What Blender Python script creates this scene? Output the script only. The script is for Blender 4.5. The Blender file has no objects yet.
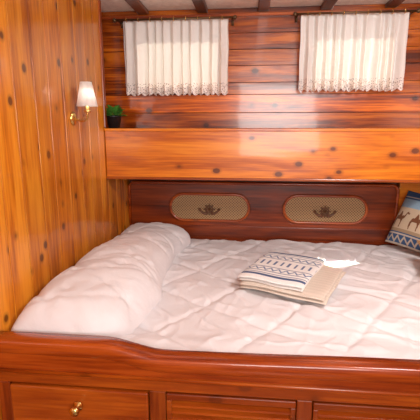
import bpy, bmesh, math, random
from mathutils import Vector, Matrix, noise
random.seed(4)
scene=bpy.context.scene
try:
    scene.view_settings.view_transform='Standard'
    scene.view_settings.look='None'
except Exception as e: print(e)

# ---------------------------------------------------------------- helpers
def link(o,parent=None):
    scene.collection.objects.link(o)
    if parent: o.parent=parent
    return o
def empty(name):
    e=bpy.data.objects.new(name,None); e.empty_display_size=.05
    return link(e)
def mesh_obj(name,bm,mat=None,parent=None,smooth=False):
    bmesh.ops.recalc_face_normals(bm,faces=bm.faces[:])
    me=bpy.data.meshes.new(name); bm.to_mesh(me); bm.free()
    if mat:
        for m in (mat if isinstance(mat,list) else [mat]): me.materials.append(m)
    if smooth:
        for p in me.polygons: p.use_smooth=True
    o=bpy.data.objects.new(name,me)
    return link(o,parent)
def bm_new():
    bm=bmesh.new(); bm.loops.layers.color.new('rnd'); return bm
def add_box(bm,x0,x1,y0,y1,z0,z1,bev=0.0,rnd=None,mi=0):
    lay=bm.loops.layers.color.get('rnd') or bm.loops.layers.color.new('rnd')
    t=bmesh.new()
    bmesh.ops.create_cube(t,size=1)
    for v in t.verts:
        v.co=Vector(((x0+x1)/2+v.co.x*(x1-x0),(y0+y1)/2+v.co.y*(y1-y0),(z0+z1)/2+v.co.z*(z1-z0)))
    if bev>0: bmesh.ops.bevel(t,geom=t.edges[:],offset=bev,segments=2,affect='EDGES',profile=.5)
    r=random.random() if rnd is None else rnd
    mp={}
    for v in t.verts: mp[v]=bm.verts.new(v.co)
    for f in t.faces:
        nf=bm.faces.new([mp[v] for v in f.verts]); nf.material_index=mi
        for l in nf.loops: l[lay]=(r,(r*7.13)%1,(r*3.7)%1,1)
    t.free()
def box(name,x0,x1,y0,y1,z0,z1,mat,bev=.003,parent=None,rnd=None):
    bm=bm_new(); add_box(bm,x0,x1,y0,y1,z0,z1,bev,rnd); return mesh_obj(name,bm,mat,parent)
def lathe(bm,prof,cx,cy,cz,seg=28,axis='z',M=None):
    rings=[]
    for r,h in prof:
        ring=[]
        for i in range(seg):
            a=2*math.pi*i/seg
            p=Vector((r*math.cos(a),r*math.sin(a),h))
            if M: p=M@p
            ring.append(bm.verts.new(p+Vector((cx,cy,cz))))
        rings.append(ring)
    for a,b in zip(rings,rings[1:]):
        for i in range(seg):
            j=(i+1)%seg
            bm.faces.new((a[i],a[j],b[j],b[i]))
def tube(bm,pts,r,seg=10,closed=False,caps=True):
    pts=[Vector(p) for p in pts]; n=len(pts); rings=[]
    prev=None
    for i,p in enumerate(pts):
        if closed: t=pts[(i+1)%n]-pts[i-1]
        else: t=pts[min(i+1,n-1)]-pts[max(i-1,0)]
        t.normalize()
        ref=prev if prev else (Vector((0,0,1)) if abs(t.z)<.9 else Vector((1,0,0)))
        a=(ref-t*ref.dot(t)).normalized(); prev=a
        b=t.cross(a)
        rr=r[i] if isinstance(r,(list,tuple)) else r
        rings.append([bm.verts.new(p+(a*math.cos(2*math.pi*k/seg)+b*math.sin(2*math.pi*k/seg))*rr) for k in range(seg)])
    m=n if closed else n-1
    for i in range(m):
        A=rings[i];B=rings[(i+1)%n]
        for k in range(seg):
            j=(k+1)%seg; bm.faces.new((A[k],A[j],B[j],B[k]))
    if caps and not closed:
        bm.faces.new(rings[0][::-1]); bm.faces.new(rings[-1])
def smooth01(t): t=max(0,min(1,t)); return t*t*(3-2*t)
def nz(x,y,z=0): return noise.noise(Vector((x,y,z)))

# ---------------------------------------------------------------- materials
def newmat(name):
    m=bpy.data.materials.new(name); m.use_nodes=True
    nt=m.node_tree; return m,nt,nt.nodes['Principled BSDF']
def simple(name,col,rough=.5,metal=0,noise_amt=.06,scale=40,bump=0.0):
    m,nt,b=newmat(name); N=nt.nodes;L=nt.links
    tc=N.new('ShaderNodeTexCoord'); n=N.new('ShaderNodeTexNoise'); n.inputs['Scale'].default_value=scale
    L.new(tc.outputs['Object'],n.inputs['Vector'])
    r=N.new('ShaderNodeValToRGB')
    r.color_ramp.elements[0].color=(*[c*(1-noise_amt*2) for c in col],1); r.color_ramp.elements[0].position=.3
    r.color_ramp.elements[1].color=(*[min(1,c*(1+noise_amt)) for c in col],1); r.color_ramp.elements[1].position=.7
    L.new(n.outputs['Fac'],r.inputs['Fac']); L.new(r.outputs['Color'],b.inputs['Base Color'])
    b.inputs['Roughness'].default_value=rough; b.inputs['Metallic'].default_value=metal
    if bump:
        bp=N.new('ShaderNodeBump'); bp.inputs['Strength'].default_value=bump; bp.inputs['Distance'].default_value=.002
        L.new(n.outputs['Fac'],bp.inputs['Height']); L.new(bp.outputs['Normal'],b.inputs['Normal'])
    return m
def wood(name,dark,mid,light,axis,knots=1.0,rough=.28,coat=.3,var=.35,kscale=(9,6.5)):
    m,nt,b=newmat(name); N=nt.nodes;L=nt.links
    tc=N.new('ShaderNodeTexCoord'); at=N.new('ShaderNodeAttribute'); at.attribute_name='rnd'
    sc=N.new('ShaderNodeVectorMath'); sc.operation='SCALE'; sc.inputs['Scale'].default_value=6.0
    L.new(at.outputs['Color'],sc.inputs[0])
    def mapped(across,along):
        mp=N.new('ShaderNodeMapping'); s=[across]*3; s['xyz'.index(axis)]=along
        mp.inputs['Scale'].default_value=s
        L.new(tc.outputs['Object'],mp.inputs['Vector'])
        ad=N.new('ShaderNodeVectorMath'); ad.operation='ADD'
        L.new(mp.outputs['Vector'],ad.inputs[0]); L.new(sc.outputs['Vector'],ad.inputs[1])
        return ad.outputs['Vector']
    n1=N.new('ShaderNodeTexNoise'); n1.inputs['Scale'].default_value=1; n1.inputs['Detail'].default_value=5; n1.inputs['Distortion'].default_value=.8
    L.new(mapped(13,1.4),n1.inputs['Vector'])
    n2=N.new('ShaderNodeTexNoise'); n2.inputs['Scale'].default_value=1; n2.inputs['Detail'].default_value=3; n2.inputs['Distortion'].default_value=.3
    L.new(mapped(110,5),n2.inputs['Vector'])
    mx=N.new('ShaderNodeMath'); mx.operation='MULTIPLY_ADD'; mx.inputs[1].default_value=.35
    L.new(n2.outputs['Fac'],mx.inputs[0])
    ml=N.new('ShaderNodeMath'); ml.operation='MULTIPLY'; ml.inputs[1].default_value=.65
    L.new(n1.outputs['Fac'],ml.inputs[0]); L.new(ml.outputs[0],mx.inputs[2])
    r=N.new('ShaderNodeValToRGB'); e=r.color_ramp.elements
    e[0].position=.37; e[0].color=(*dark,1); e[1].position=.61; e[1].color=(*light,1)
    k=e.new(.49); k.color=(*mid,1)
    L.new(mx.outputs[0],r.inputs['Fac'])
    sep=N.new('ShaderNodeSeparateColor'); L.new(at.outputs['Color'],sep.inputs[0])
    mr=N.new('ShaderNodeMapRange'); mr.inputs['To Min'].default_value=1-var; mr.inputs['To Max'].default_value=1+var*.5
    L.new(sep.outputs[1],mr.inputs['Value'])
    vs=N.new('ShaderNodeVectorMath'); vs.operation='SCALE'
    L.new(r.outputs['Color'],vs.inputs[0]); L.new(mr.outputs[0],vs.inputs['Scale'])
    out=vs.outputs['Vector']
    if knots>0:
        vo=N.new('ShaderNodeTexVoronoi'); vo.inputs['Scale'].default_value=1
        L.new(mapped(*kscale),vo.inputs['Vector'])
        kr=N.new('ShaderNodeValToRGB'); ke=kr.color_ramp.elements
        ke[0].position=.115; ke[0].color=(1,1,1,1); ke[1].position=.15; ke[1].color=(.4,.4,.4,1)
        q=ke.new(.24); q.color=(.0,.0,.0,1)
        L.new(vo.outputs['Distance'],kr.inputs['Fac'])
        sc2=N.new('ShaderNodeSeparateColor'); L.new(vo.outputs['Color'],sc2.inputs[0])
        g=N.new('ShaderNodeMath'); g.operation='GREATER_THAN'; g.inputs[1].default_value=.15; L.new(sc2.outputs[0],g.inputs[0])
        gm=N.new('ShaderNodeMath'); gm.operation='MULTIPLY'; L.new(kr.outputs['Color'],gm.inputs[0]); L.new(g.outputs[0],gm.inputs[1])
        g2=N.new('ShaderNodeMath'); g2.operation='MULTIPLY'; g2.inputs[1].default_value=.92*knots; L.new(gm.outputs[0],g2.inputs[0])
        mixn=N.new('ShaderNodeMix'); mixn.data_type='RGBA'
        L.new(g2.outputs[0],mixn.inputs[0]); L.new(out,mixn.inputs[6])
        mixn.inputs[7].default_value=(dark[0]*.25,dark[1]*.22,dark[2]*.3,1)
        out=mixn.outputs[2]
    L.new(out,b.inputs['Base Color'])
    b.inputs['Roughness'].default_value=rough
    b.inputs['Coat Weight'].default_value=coat; b.inputs['Coat Roughness'].default_value=.06
    bp=N.new('ShaderNodeBump'); bp.inputs['Strength'].default_value=.4; bp.inputs['Distance'].default_value=.006
    n3=N.new('ShaderNodeTexNoise'); n3.inputs['Scale'].default_value=1; n3.inputs['Detail'].default_value=1
    L.new(mapped(9,2.5),n3.inputs['Vector'])
    L.new(n3.outputs['Fac'],bp.inputs['Height'])
    L.new(bp.outputs['Normal'],b.inputs['Normal']); L.new(bp.outputs['Normal'],b.inputs['Coat Normal'])
    return m
M_left=wood('pine_varnished_left',(.40,.09,.004),(.70,.205,.010),(.88,.33,.024),'z',1.0,var=.28,coat=.4,kscale=(11,9))
M_back=wood('mahogany_planks',(.11,.014,.0015),(.40,.07,.004),(.74,.18,.010),'x',.9,rough=.22,var=.35,coat=.4)
M_shelf=wood('pine_varnished_shelf',(.44,.085,.003),(.68,.175,.007),(.82,.26,.014),'x',1.0,var=.1,kscale=(10,7))
M_rail=wood('mahogany_rail',(.12,.013,.002),(.22,.030,.003),(.35,.060,.006),'x',0,rough=.24)
M_cab=wood('cabinet_wood',(.18,.023,.002),(.30,.050,.004),(.43,.090,.007),'x',.5,rough=.3,coat=.2,var=.2)
M_cabv=wood('cabinet_wood_vertical',(.15,.018,.002),(.26,.040,.004),(.36,.07,.007),'z',.3,rough=.3,coat=.2,var=.2)
M_head=wood('headboard_wood',(.065,.008,.002),(.14,.019,.0025),(.23,.036,.004),'x',0,rough=.28,coat=.2)
M_beam=wood('beam_wood',(.05,.012,.004),(.10,.025,.007),(.15,.04,.01),'y',0,rough=.35)
M_floor=wood('floor_wood',(.15,.04,.01),(.3,.09,.02),(.4,.14,.04),'y',.3)
M_groove=simple('plank_groove',(.05,.008,.002),.8)
M_ceil=simple('ceiling_white_paint',(.88,.84,.79),.5)
M_brass=simple('aged_brass',(.75,.50,.18),.25,1,.08)
M_bronze=simple('dark_bronze',(.12,.07,.035),.4,.8)
M_carved=simple('carved_walnut',(.13,.045,.015),.4)
M_pot=simple('black_ceramic',(.012,.012,.014),.3)
M_leaf=simple('leaf_green',(.07,.24,.03),.45,0,.3,30)
M_soil=simple('soil',(.03,.02,.012),.9)
M_white=simple('mattress_ticking',(.75,.72,.68),.8)

def fabric_duvet():
    m,nt,b=newmat('white_cotton_duvet'); N=nt.nodes;L=nt.links
    b.inputs['Base Color'].default_value=(.76,.725,.74,1); b.inputs['Roughness'].default_value=.85
    b.inputs['Sheen Weight'].default_value=.12
    tc=N.new('ShaderNodeTexCoord'); n=N.new('ShaderNodeTexNoise'); n.inputs['Scale'].default_value=8; n.inputs['Detail'].default_value=5; n.inputs['Distortion'].default_value=1.4
    L.new(tc.outputs['Object'],n.inputs['Vector'])
    bp=N.new('ShaderNodeBump'); bp.inputs['Strength'].default_value=.4; bp.inputs['Distance'].default_value=.012
    L.new(n.outputs['Fac'],bp.inputs['Height']); L.new(bp.outputs['Normal'],b.inputs['Normal'])
    return m
M_duvet=fabric_duvet()
def vcol_fabric(name,rough=.9):
    m,nt,b=newmat(name); N=nt.nodes;L=nt.links
    a=N.new('ShaderNodeAttribute'); a.attribute_name='col'; 
    tc=N.new('ShaderNodeTexCoord'); n=N.new('ShaderNodeTexNoise'); n.inputs['Scale'].default_value=300
    L.new(tc.outputs['Object'],n.inputs['Vector'])
    mr=N.new('ShaderNodeMapRange'); mr.inputs['To Min'].default_value=.8; mr.inputs['To Max'].default_value=1.1
    L.new(n.outputs['Fac'],mr.inputs['Value'])
    vs=N.new('ShaderNodeVectorMath'); vs.operation='SCALE'
    L.new(a.outputs['Color'],vs.inputs[0]); L.new(mr.outputs[0],vs.inputs['Scale'])
    L.new(vs.outputs['Vector'],b.inputs['Base Color']); b.inputs['Roughness'].default_value=rough
    bp=N.new('ShaderNodeBump'); bp.inputs['Strength'].default_value=.4; bp.inputs['Distance'].default_value=.002
    L.new(n.outputs['Fac'],bp.inputs['Height']); L.new(bp.outputs['Normal'],b.inputs['Normal'])
    return m
M_tex=vcol_fabric('woven_textile')
def curtain_mat(name,lace=False):
    m,nt,b=newmat(name); N=nt.nodes;L=nt.links
    out=N['Material Output']
    d=N.new('ShaderNodeBsdfDiffuse'); d.inputs['Color'].default_value=(.92,.90,.87,1)
    t=N.new('ShaderNodeBsdfTranslucent'); t.inputs['Color'].default_value=(.95,.88,.78,1)
    mx=N.new('ShaderNodeMixShader'); mx.inputs[0].default_value=.30
    tc=N.new('ShaderNodeTexCoord'); n=N.new('ShaderNodeTexNoise'); n.inputs['Scale'].default_value=120
    L.new(tc.outputs['Object'],n.inputs['Vector'])
    bp=N.new('ShaderNodeBump'); bp.inputs['Strength'].default_value=.2; bp.inputs['Distance'].default_value=.002
    L.new(n.outputs['Fac'],bp.inputs['Height']); L.new(bp.outputs['Normal'],d.inputs['Normal'])
    L.new(d.outputs[0],mx.inputs[1]); L.new(t.outputs[0],mx.inputs[2])
    last=mx.outputs[0]
    if lace:
        v=N.new('ShaderNodeTexVoronoi'); v.inputs['Scale'].default_value=110
        L.new(tc.outputs['Object'],v.inputs['Vector'])
        lt=N.new('ShaderNodeMath'); lt.operation='LESS_THAN'; lt.inputs[1].default_value=.36
        L.new(v.outputs['Distance'],lt.inputs[0])
        ml=N.new('ShaderNodeMath'); ml.operation='MULTIPLY'; ml.inputs[1].default_value=.6; L.new(lt.outputs[0],ml.inputs[0])
        tr=N.new('ShaderNodeBsdfTransparent'); m2=N.new('ShaderNodeMixShader')
        L.new(ml.outputs[0],m2.inputs[0]); L.new(last,m2.inputs[1]); L.new(tr.outputs[0],m2.inputs[2]); last=m2.outputs[0]
    L.new(last,out.inputs['Surface'])
    return m
M_curt=curtain_mat('curtain_cotton'); M_lace=curtain_mat('curtain_lace',True)
def cane_mat():
    m,nt,b=newmat('woven_cane'); N=nt.nodes;L=nt.links
    tc=N.new('ShaderNodeTexCoord')
    w=[]
    for rot in (math.radians(45),math.radians(-45)):
        mp=N.new('ShaderNodeMapping'); mp.inputs['Rotation'].default_value=(0,rot,0)
        L.new(tc.outputs['Object'],mp.inputs['Vector'])
        wv=N.new('ShaderNodeTexWave'); wv.inputs['Scale'].default_value=26; wv.bands_direction='X'
        L.new(mp.outputs['Vector'],wv.inputs['Vector']); w.append(wv)
    mn=N.new('ShaderNodeMath'); mn.operation='MULTIPLY'; L.new(w[0].outputs['Fac'],mn.inputs[0]); L.new(w[1].outputs['Fac'],mn.inputs[1])
    r=N.new('ShaderNodeValToRGB'); r.color_ramp.elements[0].color=(.42,.25,.11,1); r.color_ramp.elements[1].color=(.10,.045,.015,1)
    r.color_ramp.elements[1].position=.6
    L.new(mn.outputs[0],r.inputs['Fac']); L.new(r.outputs['Color'],b.inputs['Base Color']); b.inputs['Roughness'].default_value=.6
    return m
M_cane=cane_mat()
def shade_mat():
    m,nt,b=newmat('lamp_shade_fabric')
    N=nt.nodes;L=nt.links
    tc=N.new('ShaderNodeTexCoord'); n=N.new('ShaderNodeTexNoise'); n.inputs['Scale'].default_value=200
    L.new(tc.outputs['Object'],n.inputs['Vector'])
    r=N.new('ShaderNodeValToRGB'); r.color_ramp.elements[0].color=(.84,.79,.76,1); r.color_ramp.elements[1].color=(.93,.89,.86,1)
    L.new(n.outputs['Fac'],r.inputs['Fac'])
    d=N.new('ShaderNodeBsdfDiffuse'); t=N.new('ShaderNodeBsdfTranslucent'); mx=N.new('ShaderNodeMixShader'); mx.inputs[0].default_value=.35
    L.new(r.outputs['Color'],d.inputs['Color']); L.new(r.outputs['Color'],t.inputs['Color'])
    L.new(d.outputs[0],mx.inputs[1]); L.new(t.outputs[0],mx.inputs[2]); L.new(mx.outputs[0],N['Material Output'].inputs['Surface'])
    return m
M_shade=shade_mat()

# ---------------------------------------------------------------- room shell
XL=-.77; XR=1.34; YW=2.35; ZC=2.087; YF=-1.0
bm=bm_new(); y=YF; i=0
ws=[.115,.13,.105,.125,.14,.11]
edges=[YF]
while edges[-1]<2.12-.06:
    edges.append(edges[-1]+ws[i%6]); i+=1
edges[-1]=2.12
for a,b_ in zip(edges,edges[1:]):
    add_box(bm,XL-.03,XL,a+.0016,b_-.0016,0,ZC,.0012)
for a,b_ in ((2.12,2.25),(2.25,2.39),(2.39,2.53)):
    add_box(bm,XL-.03,XL,a+.0016,b_-.0016,0,1.44,.0012)
add_box(bm,XL-.05,XL-.005,YF,2.53,0,1.40,0,mi=1); add_box(bm,XL-.05,XL-.005,YF,2.10,1.40,ZC,0,mi=1)
mesh_obj('wall_left',bm,[M_left,M_groove])
box('wall_alcove',-.90,-.86,2.10,2.40,1.40,ZC,M_left,.002)
box('trim_1',XL-.045,XL+.006,2.105,2.135,1.45,ZC,M_cabv,.004)
WIN=[(-.64,-.19,1.70,1.96),(.32,.73,1.70,1.96)]
bm=bm_new(); zs=[1.44,1.535,1.635,1.70,1.79,1.875,1.96,ZC]
for z0,z1 in zip(zs,zs[1:]):
    inside=z0>=1.699 and z1<=1.961
    segs=[(-.88,XR)] if not inside else [(-.88,WIN[0][0]),(WIN[0][1],WIN[1][0]),(WIN[1][1],XR)]
    r=random.random()
    for s in segs:
        add_box(bm,s[0],s[1],YW,YW+.03,z0+.0012,z1-.0012,.0008,r)
        add_box(bm,s[0],s[1],YW+.002,YW+.035,z0-.004,z1+.004 if z1<1.95 or z1>2 else z1,0,r,mi=1)
mesh_obj('wall_back',bm,[M_back,M_groove])
for k,(a,b_,c,d) in enumerate(WIN):
    w=empty(f'window_{k+1}')
    bm=bm_new(); t=.022
    add_box(bm,a-t,b_+t,YW-.012,YW+.035,d,d+t,.003); add_box(bm,a-t,b_+t,YW-.012,YW+.035,c-t,c,.003)
    add_box(bm,a-t,a,YW-.012,YW+.035,c,d,.003); add_box(bm,b_,b_+t,YW-.012,YW+.035,c,d,.003)
    mesh_obj('frame',bm,M_shelf,w)
    gm,nt,pb=newmat('window_glass'); N=nt.nodes
    tr=N.new('ShaderNodeBsdfTransparent'); gl=N.new('ShaderNodeBsdfGlossy'); gl.inputs['Roughness'].default_value=.02
    mm=N.new('ShaderNodeMixShader'); mm.inputs[0].default_value=.05
    nt.links.new(tr.outputs[0],mm.inputs[1]); nt.links.new(gl.outputs[0],mm.inputs[2]); nt.links.new(mm.outputs[0],N['Material Output'].inputs['Surface'])
    box('pane',a,b_,YW+.018,YW+.021,c,d,gm,0,w)
bm=bm_new()
for z0,z1 in ((0,.3),(.3,.6),(.6,.9),(.9,1.05),(1.05,1.19)):
    add_box(bm,XL-.03,XR,2.53,2.56,z0+.001,z1-.001,.003)
mesh_obj('wall_back_lower',bm,M_head)
bm=bm_new(); y=YF
while y<2.5:
    y2=min(y+.125,2.56); add_box(bm,XR,XR+.03,y+.001,y2-.001,0,ZC,.002); y=y2
mesh_obj('wall_right',bm,M_left)
bm=bm_new(); x=-.82
while x<XR:
    add_box(bm,x+.001,x+.119,YF,1.06,-.03,0,.002); x+=.12
mesh_obj('floor',bm,M_floor)
box('ceiling',-.95,XR+.04,YF,2.42,ZC,ZC+.03,M_ceil,0)
k=0
for xb in (-.60,-.27,.06,.39,.72,1.05):
    k+=1; box(f'trim_{k+1}',xb-.03,xb+.03,YF,2.345,ZC-.022,ZC-.0005,M_beam,.005)
box('trim_8',-.86,XR,2.33,2.349,ZC-.045,ZC-.03,M_cab,.003)

# ---------------------------------------------------------------- overhead shelf
sh=empty('wall_shelf')
bm=bm_new()
add_box(bm,XL+.001,XR-.001,2.10,2.125,1.187,1.44,.004,.3)
mesh_obj('front_board',bm,M_shelf,sh)
box('front_lip',XL+.001,XR-.001,2.094,2.128,1.432,1.448,M_shelf,.005,sh)
box('bottom_lip',XL+.001,XR-.001,2.094,2.128,1.178,1.192,M_cab,.004,sh)
box('top_board',-.858,XR-.001,2.128,2.349,1.425,1.445,M_shelf,.002,sh)
box('bottom_board',XL+.001,XR-.001,2.125,2.529,1.185,1.205,M_head,.002,sh)

# ---------------------------------------------------------------- headboard
hb=empty('headboard')
pts=[(-.765,.55),(-.765,1.085),(-.745,1.11)]
pts+=[(.86,1.11)]
for i in range(1,7):
    a=math.pi/2*(1-i/6); pts.append((.86+.035*math.cos(a),1.075+.035*math.sin(a)))
pts+=[(.895,.55)]
bm=bm_new()
f=[bm.verts.new((x,2.485,z)) for x,z in pts]; b2=[bm.verts.new((x,2.515,z)) for x,z in pts]
bm.faces.new(f); bm.faces.new(b2[::-1])
for i in range(len(pts)):
    j=(i+1)%len(pts); bm.faces.new((f[i],f[j],b2[j],b2[i]))
mesh_obj('board',bm,M_head,hb)
bm=bm_new(); tube(bm,[(x,2.482,z) for x,z in pts],.010,8); mesh_obj('edge_moulding',bm,M_rail,hb,True)
box('end_board',.905,XR-.002,2.49,2.515,.55,1.17,M_shelf,.003,hb)
box('bottom_rail',-.765,.89,2.478,2.487,.76,.835,M_head,.003,hb)
def stadium(cx,cz,hw,hh,n=16):
    P=[]
    for i in range(n+1):
        a=-math.pi/2+math.pi*i/n; P.append((cx+hw-hh+hh*math.cos(a),cz+hh*math.sin(a)))
    for i in range(n+1):
        a=math.pi/2+math.pi*i/n; P.append((cx-hw+hh+hh*math.cos(a),cz+hh*math.sin(a)))
    return P
for k,cx in enumerate((-.247,.470)):
    S=stadium(cx,.955,.25,.085)
    bm=bm_new()
    f=[bm.verts.new((x,2.478,z)) for x,z in S]; bm.faces.new(f)
    b2=[bm.verts.new((x,2.486,z)) for x,z in S]
    for i in range(len(S)):
        j=(i+1)%len(S); bm.faces.new((f[i],f[j],b2[j],b2[i]))
    mesh_obj(f'cane_panel_{k+1}',bm,M_cane,hb)
    bm=bm_new(); tube(bm,[(x,2.478,z) for x,z in S],.009,8,closed=True); mesh_obj(f'panel_moulding_{k+1}',bm,M_cab,hb,True)
    bm=bm_new(); yy=2.472; cz=.945
    tube(bm,[(cx+.022*math.cos(a*math.pi/10),yy,cz+.022*math.sin(a*math.pi/10)) for a in range(20)],.0045,7,closed=True)
    for q in range(8):
        a=q*math.pi/4; tube(bm,[(cx,yy,cz),(cx+.022*math.cos(a),yy,cz+.022*math.sin(a)),(cx+.036*math.cos(a),yy,cz+.036*math.sin(a))],[.003,.0028,.0045],6)
    for s in (-1,1):
        arc=[(cx+s*(.012+.05*math.sin(t)),yy+.002,cz+.004-.034*math.cos(t)) for t in [(1.7*i/10) for i in range(11)]]
        tube(bm,arc,[.009,.009,.009,.0085,.008,.0075,.007,.008,.011,.009,.001],8)
    mesh_obj(f'emblem_{k+1}',bm,M_carved,hb,True)

# ---------------------------------------------------------------- bed frame (front cabinet)
bed=empty('bed_frame')
XB0,XB1=XL+.004,XR-.004
def ztop(x): return .828-.034*smooth01((x+.43)/.19)+.010*smooth01((x+.2)/.7)
bm=bm_new()
N=90; rings=[]
for i in range(N+1):
    x=XB0+(XB1-XB0)*i/N; zt=ztop(x); zb=zt-.046
    cs=[(1.050,zb),(1.030,zb+.002),(1.026,zb+.006),(1.026,zt-.008),(1.029,zt-.002),(1.034,zt),(1.082,zt),(1.086,zt-.003),(1.087,zt-.010),(1.087,zb)]
    rings.append([bm.verts.new((x,yy,zz)) for yy,zz in cs])
for a,b_ in zip(rings,rings[1:]):
    for k in range(len(a)):
        j=(k+1)%len(a); bm.faces.new((a[k],a[j],b_[j],b_[k]))
bm.faces.new(rings[0]); bm.faces.new(rings[-1][::-1])
mesh_obj('top_rail',bm,M_rail,bed,True)
# frieze board under the rail cap
bm=bm_new(); rings=[]
for i in range(N+1):
    x=XB0+(XB1-XB0)*i/N; zt=ztop(x)-.044
    rings.append([bm.verts.new((x,yy,zz)) for yy,zz in ((1.036,.728),(1.036,zt),(1.087,zt),(1.087,.728))])
for a,b_ in zip(rings,rings[1:]):
    for k in range(4):
        j=(k+1)%4; bm.faces.new((a[k],a[j],b_[j],b_[k]))
bm.faces.new(rings[0]); bm.faces.new(rings[-1][::-1])
mesh_obj('frieze_board',bm,M_rail,bed)
bm=bm_new(); tube(bm,[(XB0+.001,1.037,.724),(XB1,1.037,.724)],.007,10); mesh_obj('bead_moulding',bm,M_cab,bed,True)
bm=bm_new()
add_box(bm,XB0,XB1,1.04,1.07,.68,.728,.003)
add_box(bm,XB0,XB1,1.04,1.07,.0,.12,.003)
mesh_obj('frame_rails',bm,M_cab,bed)
bm=bm_new()
for a,b_ in ((XB0,-.725),(-.285,-.235),(.150,.195),(.555,.60),(1.0,1.05),(1.30,XB1)):
    add_box(bm,a,b_,1.04,1.07,.12,.68,.003)
mesh_obj('frame_stiles',bm,M_cabv,bed)
box('back_board',XB0,XB1,1.072,1.085,.0,.728,M_head,0,bed)
def knob(name,x,z):
    bm=bm_new(); Mx=Matrix.Rotation(math.pi/2,3,'X')
    lathe(bm,[(0.001,0),(.016,.0),(.016,.003),(.007,.006),(.006,.014),(.011,.018),(.0155,.024),(.0155,.029),(.010,.034),(.001,.036)],x,1.029,z,24,M=Mx)
    mesh_obj(name,bm,M_brass,bed,True)
for k,(a,b_) in enumerate(((-.722,-.288),(.603,.997))):
    for q,(z0,z1) in enumerate(((.53,.676),(.33,.52),(.125,.32))):
        bm=bm_new()
        add_box(bm,a,b_,1.032,1.07,z0,z1,.005)
        mesh_obj(f'drawer_{k*3+q+1}',bm,M_cab,bed)
        knob(f'knob_{k*3+q+1}',(a+b_)/2,(z0+z1)/2+.018)
for k,(a,b_) in enumerate(((-.235,.150),(.195,.555),(1.05,1.30))):
    bm=bm_new(); t=.018; tt=.022
    add_box(bm,a+.002,b_-.002,1.037,1.068,.676-tt,.676,.003); add_box(bm,a+.002,b_-.002,1.037,1.068,.125,.125+t,.003)
    add_box(bm,a+.002,a+t,1.037,1.068,.125+t,.676-tt,.003); add_box(bm,b_-t,b_-.002,1.037,1.068,.125+t,.676-tt,.003)
    z=.166
    while z<.650:
        vs=[bm.verts.new(p) for p in ((a+t,1.038,z-.012),(b_-t,1.038,z-.012),(b_-t,1.066,z+.000),(a+t,1.066,z+.000),
                                       (a+t,1.038,z-.018),(b_-t,1.038,z-.018),(b_-t,1.066,z-.005),(a+t,1.066,z-.005))]
        for q in ((0,1,2,3),(7,6,5,4),(0,4,5,1),(3,2,6,7),(0,3,7,4),(1,5,6,2)): bm.faces.new([vs[i] for i in q])
        z+=.021
    mesh_obj(f'louvre_door_{k+1}',bm,M_cab,bed)
box('side_support',XB0,XB1,1.09,2.47,.30,.48,M_cabv,.002,bed)
box('leg_board_1',XB0,XB0+.04,1.09,2.47,.0,.30,M_cabv,0,bed); box('leg_board_2',XB1-.04,XB1,1.09,2.47,.0,.30,M_cabv,0,bed)
box('mattress',XB0+.004,XB1-.004,1.095,2.470,.481,.700,M_white,.02)

# ---------------------------------------------------------------- duvet
def seam_puff(x,y,sp=.34,w=2.6):
    a=math.pi*(x*0.7+y*1.0)/sp; b=math.pi*(x*1.0-y*0.65+.1)/sp
    s=min(abs(math.sin(a)),abs(math.sin(b)))
    return 1-(1-min(1,s*w))**2.2
def duvet_z(x,y):
    x_,y_=x+.03*nz(x*3,y*3,1),y+.03*nz(x*3,y*3,7)
    z=.750+.009*seam_puff(x_,y_)
    z+=.012*nz(x*3.2,y*3.2,3)+.004*nz(x*9+2*nz(x*3,y*3),y*8,5)
    w=nz(x*4+y*7,y*3-x*4,9); z+=.006*max(0,1-abs(w)*6)
    w=nz(x*9-y*3,y*5+x*2,19); z+=.003*max(0,1-abs(w)*7)
    # weight of the folded towels presses the cover slightly
    d=math.hypot(x-.205,y-1.757); z-=.008*smooth01((.33-d)/.15)
    return z
bm=bm_new()
x0,x1,y0,y1=XB0+.006,XB1-.006,1.092,2.466; NX,NY=300,220; G=[]
for j in range(NY+1):
    row=[]
    for i in range(NX+1):
        x=x0+(x1-x0)*i/NX; y=y0+(y1-y0)*j/NY
        z=duvet_z(x,y)
        d=min((y-y0),(y1-y)); e=min(x-x0,x1-x)
        k=1-min(1,d/.05); z-= .035*(k**2.6)
        z+=.018*math.exp(-((y-y0-.07)/.06)**2)*(1+.6*nz(x*5,0,2))
        k=1-min(1,e/.04); z-=.04*k**2.6
        row.append(bm.verts.new((x,y,z)))
    G.append(row)
for j in range(NY):
    for i in range(NX): bm.faces.new((G[j][i],G[j][i+1],G[j+1][i+1],G[j+1][i]))
per=[G[0][i] for i in range(NX+1)]+[G[j][NX] for j in range(1,NY+1)]+[G[NY][i] for i in range(NX-1,-1,-1)]+[G[j][0] for j in range(NY-1,0,-1)]
low=[bm.verts.new((v.co.x,v.co.y,.703)) for v in per]
for i in range(len(per)):
    j=(i+1)%len(per); bm.faces.new((per[i],per[j],low[j],low[i]))
bm.faces.new(low)
NS,NP=170,80; rings=[]
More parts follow.
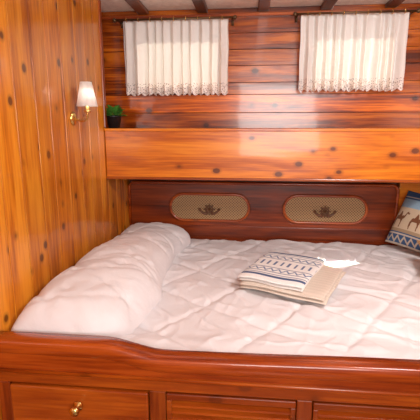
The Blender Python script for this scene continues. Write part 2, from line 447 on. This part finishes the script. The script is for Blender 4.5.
for s in range(NS+1):
    t=s/NS; y=1.090+(2.42-1.090)*t
    endf=min(1,t/.10); endb=min(1,(1-t)/.10)
    k=(1-(1-endf)**2.3)**.5*(1-(1-endb)**2.4)**.5
    h=(.122+.036*math.sin(math.pi*min(1,t*1.2+.1))+.010*nz(t*5,2,1))*max(.03,k)
    xl=-.764; xr=-.395+.045*t+.02*math.sin(t*7)+.018*nz(t*5,0,4)
    xr-= .04*(1-endf)**2; xr-=.07*(1-endb)**2
    kw=.86+.14*max(.05,k); w=(xr-xl)/2*kw; xc=xl+w
    ring=[]
    for q in range(NP):
        a=2*math.pi*q/NP; c,sn=math.cos(a),math.sin(a)
        xx=xc+w*math.copysign(abs(c)**.75,c)
        if sn>=0: zz=.768+h*(abs(sn)**.85)*(1-.10*c)
        else: zz=.768-.015*abs(sn)**.6
        if sn>0:
            cr=nz(xx*6+y*3,y*5-zz*4,12); cr2=nz(xx*3-y*6,y*3+zz*6,22)
            zz+=.75*max(.05,k)*(.012*(seam_puff(xx*1.3+zz,y,.30)-.7)+.014*nz(xx*5,y*4,8)+.005*nz(xx*13,y*7,2)-.010*max(0,1-abs(cr)*8)-.008*max(0,1-abs(cr2)*8))
        if c>.5: xx+=.010*nz(y*7,zz*9,5)*k
        xx=max(-.765,xx)
        ring.append(bm.verts.new((xx,y,zz)))
    rings.append(ring)
for a,b_ in zip(rings,rings[1:]):
    for q in range(NP):
        j=(q+1)%NP; bm.faces.new((a[q],a[j],b_[j],b_[q]))
bm.faces.new(rings[0]); bm.faces.new(rings[-1][::-1])
mesh_obj('duvet',bm,M_duvet,None,True)

# ---------------------------------------------------------------- soft slabs (towels, cushions) with vertex colours
def slab(name,O,e1,e2,W,H,T,colfn,parent=None,n=90,power=2.5,pinch=.0,wr=.003,exp=.5,mat=None):
    e1=Vector(e1).normalized(); e2=Vector(e2); e2=(e2-e1*e2.dot(e1)).normalized(); nn=e1.cross(e2)
    O=Vector(O); bm=bmesh.new(); lay=bm.verts.layers.float_color.new('col')
    soft=power>6
    def S(u,v,sgn):
        a=2*u-1;b=2*v-1
        prof=((1-abs(a)**power)*(1-abs(b)**power)); prof=max(0,prof)**exp
        px=a*(1-pinch*(1-b*b)); py=b*(1-pinch*(1-a*a))
        ed=.030 if soft else 0
        px+=ed*nz(v*2.5,O.z*50,a>0)*abs(a); py+=ed*nz(u*2.5,O.z*50,7+(b>0))*abs(b)
        th=T/2*prof*sgn+wr*nz(u*3,v*3,O.x*9+O.z*40)*prof*(1 if sgn>0 else .6)
        if soft:
            th+=.005*nz(u*2.2,v*2.2,77)-.003*(abs(a)**3*abs(b)**3)-.002*(abs(a)**6+abs(b)**6)
        return O+e1*(px*W/2)+e2*(py*H/2)+nn*th
    for sgn in (1,-1):
        g=[]
        for j in range(n+1):
            row=[]
            for i in range(n+1):
                u=.5-.5*math.cos(math.pi*i/n)*1.0; v=.5-.5*math.cos(math.pi*j/n)
                u=.35*u+.65*i/n; v=.35*v+.65*j/n
                vt=bm.verts.new(S(u,v,sgn)); c=colfn(u,v,sgn); vt[lay]=(*c,1); row.append(vt)
            g.append(row)
        for j in range(n):
            for i in range(n): bm.faces.new((g[j][i],g[j][i+1],g[j+1][i+1],g[j+1][i]))
    bmesh.ops.remove_doubles(bm,verts=bm.verts[:],dist=1e-5)
    return mesh_obj(name,bm,mat or M_tex,parent,True)
CREAM=(.80,.77,.74); BEIGE=(.70,.60,.51); NAVY=(.06,.10,.22); WHITE=(.82,.80,.78)
tw=empty('folded_towels')
ang=math.radians(-23); E1=(math.cos(ang),math.sin(ang),0); E2=(-math.sin(ang),math.cos(ang),0)
C=Vector((.205,1.752,0))
def P(dx,dy,z): return Vector((C.x+E1[0]*dx+E2[0]*dy,C.y+E1[1]*dx+E2[1]*dy,z))
def beige(u,v,s):
    return tuple(c*(1-.07*(math.sin(v*90)>.2)) for c in BEIGE)
def cream(u,v,s): return CREAM
zb=.7835
slab('beige_towel_layer_1',P(.015,-.005,zb),E1,E2,.37,.41,.018,beige,tw,70,9,0,.002)
slab('beige_towel_layer_2',P(.010,-.010,zb+.015),E1,E2,.36,.40,.018,beige,tw,70,9,0,.002)
slab('white_towel_layer_1',P(-.04,.005,zb+.029),E1,E2,.28,.40,.018,cream,tw,70,9,0,.002)
def pattern(u,v,s):
    if s<0: return WHITE
    for c,wd in ((.10,.022),(.90,.022),(.155,.006),(.845,.006)):
        if abs(v-c)<wd: return NAVY
    for c in (.28,.72):
        if abs(abs(v-c)-.066)<.007: return NAVY
        if abs(v-c)<.045:
            zz=abs(((u*8)%1)-.5)*2
            if abs((v-c)/.045-(zz*2-1)*.8)<.38: return (.14,.20,.34)
    if .43<v<.57 and ((u*9)%1)<.30: return (.12,.17,.30)
    return WHITE
slab('patterned_towel',P(-.04,.005,zb+.043),E1,E2,.285,.405,.018,pattern,tw,150,9,0,.002)

camel=[(0,0),(.06,0),(.10,.30),(.14,.42),(.45,.42),(.52,.28),(.50,0),(.56,0),(.60,.30),(.64,.48),(.72,.50),(.82,.78),(.98,.74),(.99,.80),(.86,.90),(.78,.88),(.66,.64),(.60,.66),(.48,.62),(.40,.86),(.32,.88),(.22,.64),(.06,.60),(-.02,.36)]
def inpoly(x,y,P):
    c=False;n=len(P);j=n-1
    for i in range(n):
        if (P[i][1]>y)!=(P[j][1]>y) and x<(P[j][0]-P[i][0])*(y-P[i][1])/(P[j][1]-P[i][1])+P[i][0]: c=not c
        j=i
    return c
def cush_pat(u,v,s):
    TAN=(.66,.52,.36); BL=(.04,.10,.24)
    if v<.22:
        if v<.03 or .17<v<.20: return (.62,.56,.46)
        zz=abs(((u*8)%1)-.5)*2
        if abs((v-.10)/.05-(zz*2-1))<.5: return (.6,.52,.40)
        return BL
    if v>.84:
        if .87<v<.89: return (.55,.50,.42)
        return BL
    for cx in (.06,.39,.72):
        if inpoly((u-cx)/.27,(v-.30)/.34,camel): return (.20,.07,.025)
    if v<.28: return (.42,.30,.18)
    if v>.68: return (.30,.45,.58)
    return TAN
slab('patterned_cushion',(.960,2.225,.938),(.17,-.40,0),(.42,.18,1.0),.42,.33,.12,cush_pat,None,150,2.2,.05,.004,.55)
def tan(u,v,s):
    return (.42,.22,.09) if (int(u*30)+int(v*30))%2 else (.62,.38,.18)
slab('woven_cushion',(1.000,1.86,.865),(.95,-.2,.0),(.2,.95,.22),.38,.28,.10,tan,None,80,2.2,.07,.004,.55)
slab('pillow',(1.25,2.22,.93),(.0,-1,0),(.20,0,1.0),.45,.28,.11,lambda u,v,s:(.8,.76,.74),None,50,2.4,.06,.006,.55)

# ---------------------------------------------------------------- curtains
def curtain(name,xa,xb,zt,zb,seed):
    root=empty(name)
    bm=bmesh.new(); NX,NZ=320,70; g=[]
    W=xb-xa
    for j in range(NZ+1):
        t=j/NZ; row=[]
        for i in range(NX+1):
            u=i/NX; x=xa+W*u
            ph=u*W*2*math.pi/.050+3.4*nz(u*6,seed,0)
            amp=.010+.012*t
            sw=math.sin(ph+.6*nz(u*8,t*2,seed))
            y=2.287+amp*(sw-.25*math.sin(2*ph))+.006*nz(u*14,t*3,seed+3)
            y=min(y,2.328)
            z=zt-(zt-zb)*t
            z+= .007*nz(u*26,0,seed)*(1-t)
            if t>.84: z+= -.014*abs(math.sin(u*W*math.pi/.032))*((t-.84)/.16)
            x+=.004*nz(t*3,u*9,seed+1)
            row.append(bm.verts.new((x,y,z)))
        g.append(row)
    for j in range(NZ):
        for i in range(NX):
            f=bm.faces.new((g[j][i],g[j][i+1],g[j+1][i+1],g[j+1][i])); f.material_index=1 if j>=int(NZ*.86) else 0
    mesh_obj('cloth',bm,[M_curt,M_lace],root,True)
    bm=bmesh.new(); zr=zt-.006
    tube(bm,[(xa-.035,2.258,zr),(xb+.035,2.258,zr)],.0055,10); 
    for x in (xa-.035,xb+.035):
        lathe(bm,[(.0005,-.012),(.008,-.008),(.011,0),(.008,.008),(.0005,.012)],x,2.258,zr,14)
    for x in (xa-.02,xb+.02):
        tube(bm,[(x,2.258,zr),(x,2.30,zr+.002),(x,2.345,zr+.002)],.004,8)
        tube(bm,[(x,2.343,zr-.02),(x,2.343,zr+.022)],.007,8)
    mesh_obj('rod',bm,M_bronze,root,True)
    bm=bmesh.new()
    n=9
    for i in range(n):
        x=xa+W*(i+.5)/n
        tube(bm,[(x,2.258+.011*math.cos(a*math.pi/7),zr+.011*math.sin(a*math.pi/7)) for a in range(14)],.0016,6,closed=True)
    mesh_obj('rings',bm,M_brass,root,True)
curtain('window_curtain',-.705,-.125,2.024,1.640,1.3)
curtain('window_curtain',.255,.795,2.032,1.655,6.1)

# ---------------------------------------------------------------- wall lamp
lamp=empty('wall_lamp')
My=Matrix.Rotation(math.pi/2,3,'Y')
bm=bmesh.new()
lathe(bm,[(.0005,0),(.030,0),(.030,.004),(.022,.010),(.010,.014),(.0005,.016)],XL+.001,1.72,1.49,28,M=My)
arm=[]
for i in range(15):
    t=i/14
    arm.append((XL+.012+.062*math.sin(math.pi/2*t),1.72-.012*t,1.49-.018*math.sin(math.pi*t)+.028*t*t))
tube(bm,arm,.0045,10)
ax,ay,az=arm[-1]
lathe(bm,[(.0005,-.006),(.012,-.004),(.016,.004),(.009,.010),(.0095,.034),(.0005,.036)],ax,ay,az,20)
tube(bm,[(XL+.010,1.72,1.49),(XL+.022,1.76,1.482),(XL+.03,1.78,1.497),(XL+.022,1.79,1.508)],[.004,.0035,.003,.002],8)
mesh_obj('brass_arm',bm,M_brass,lamp,True)
bm=bmesh.new()
lathe(bm,[(.044,0),(.0445,.001),(.024,.100),(.0235,.100),(.0225,.099),(.0425,.001),(.044,0)],ax,ay,az+.022,36)
mesh_obj('shade',bm,M_shade,lamp,True)
bm=bmesh.new()
lathe(bm,[(.0005,.0),(.008,.004),(.009,.03),(.0005,.05)],ax,ay,az+.034,16)
for k in range(3):
    a=k*2*math.pi/3; tube(bm,[(ax,ay,az+.08),(ax+.0255*math.cos(a),ay+.0255*math.sin(a),az+.108)],.001,6)
mesh_obj('bulb',bm,M_shade,lamp,True)
pl_=bpy.data.lights.new('lamp_bulb_light','POINT'); pl_.energy=.18; pl_.shadow_soft_size=.008; pl_.color=(1,.9,.8)
po=link(bpy.data.objects.new('lamp_bulb_light',pl_),lamp); po.location=(ax+.016,ay-.012,az+.075)

# ---------------------------------------------------------------- plant
pl=empty('potted_plant'); px,py,pz=-.745,2.19,1.446
bm=bmesh.new()
lathe(bm,[(.0005,0),(.030,0),(.040,.060),(.043,.062),(.043,.070),(.038,.071),(.036,.060),(.0005,.058)],px,py,pz,28)
mesh_obj('pot',bm,M_pot,pl,True)
bm=bmesh.new(); lathe(bm,[(.0005,.062),(.034,.061),(.035,.054)],px,py,pz,20); mesh_obj('soil',bm,M_soil,pl)
bm=bmesh.new(); rr=random.Random(3)
for k in range(75):
    a=rr.uniform(0,2*math.pi); el=rr.uniform(.2,1.35); ln=rr.uniform(.045,.085)
    d=Vector((math.cos(a)*math.cos(el),math.sin(a)*math.cos(el),math.sin(el)))
    s=Vector((px+.02*math.cos(a)*rr.random(),py+.02*math.sin(a)*rr.random(),pz+.060))
    side=d.cross(Vector((0,0,1))).normalized(); up=side.cross(d)
    tube(bm,[s,s+d*ln*.6],.0012,5)
    c=s+d*ln*.45; L=.036; wd=.014
    v=[bm.verts.new(c+d*L*t+side*wd*w+up*(.006*math.sin(math.pi*t)-.006*t*t)) for t,w in ((0,0),(.3,.8),(.6,1),(1,0),(.6,-1),(.3,-.8))]
    m1=bm.verts.new(c+d*L*.5-up*.002)
    for i in range(6): bm.faces.new((v[i],v[(i+1)%6],m1))
mesh_obj('leaves',bm,M_leaf,pl)

# ---------------------------------------------------------------- lights
def area(name,loc,tgt,size,energy,col,spread=None):
    l=bpy.data.lights.new(name,'AREA'); l.shape='RECTANGLE'; l.size=size[0]; l.size_y=size[1]; l.energy=energy; l.color=col
    if spread: l.spread=math.radians(spread)
    o=bpy.data.objects.new(name,l); link(o); o.location=loc
    o.rotation_euler=(Vector(tgt)-Vector(loc)).to_track_quat('-Z','Y').to_euler(); return o
area('overhead_fill',(.75,.95,2.02),(.25,1.85,.75),(.32,.32),19,(1,.96,.93))  # added soft area lamp above the bed, no ceiling fitting there
area('rear_fill',(.35,-.9,1.6),(-.1,2.0,1.2),(1.0,.9),36,(1,.96,.93))  # added fill lamp at the open rear to brighten the cabin, no doorway modelled
area('sunbeam',(.80,1.25,2.02),(.455,1.995,.78),(.24,.018),.6,(1,.97,.9),3)
s=bpy.data.lights.new('sun','SUN'); s.energy=4.0; s.angle=.01; s.color=(1,.90,.76)
so=link(bpy.data.objects.new('sun',s)); so.rotation_euler=Vector((.15,-1,-.55)).to_track_quat('-Z','Y').to_euler()
w=bpy.data.worlds.new('world'); scene.world=w; w.use_nodes=True
bg=w.node_tree.nodes['Background']; bg.inputs['Color'].default_value=(1,.95,.9,1); bg.inputs['Strength'].default_value=.38

# ---------------------------------------------------------------- camera
cam=bpy.data.cameras.new('camera'); co=link(bpy.data.objects.new('camera',cam)); scene.camera=co
cam.sensor_width=36; cam.lens=36*400/420; cam.clip_start=.02
co.location=(0,0,1.45)
psi=math.radians(5.6); p=math.radians(11.6)
F=Vector((-math.sin(psi)*math.cos(p),math.cos(psi)*math.cos(p),-math.sin(p)))
co.rotation_euler=F.to_track_quat('-Z','Y').to_euler()
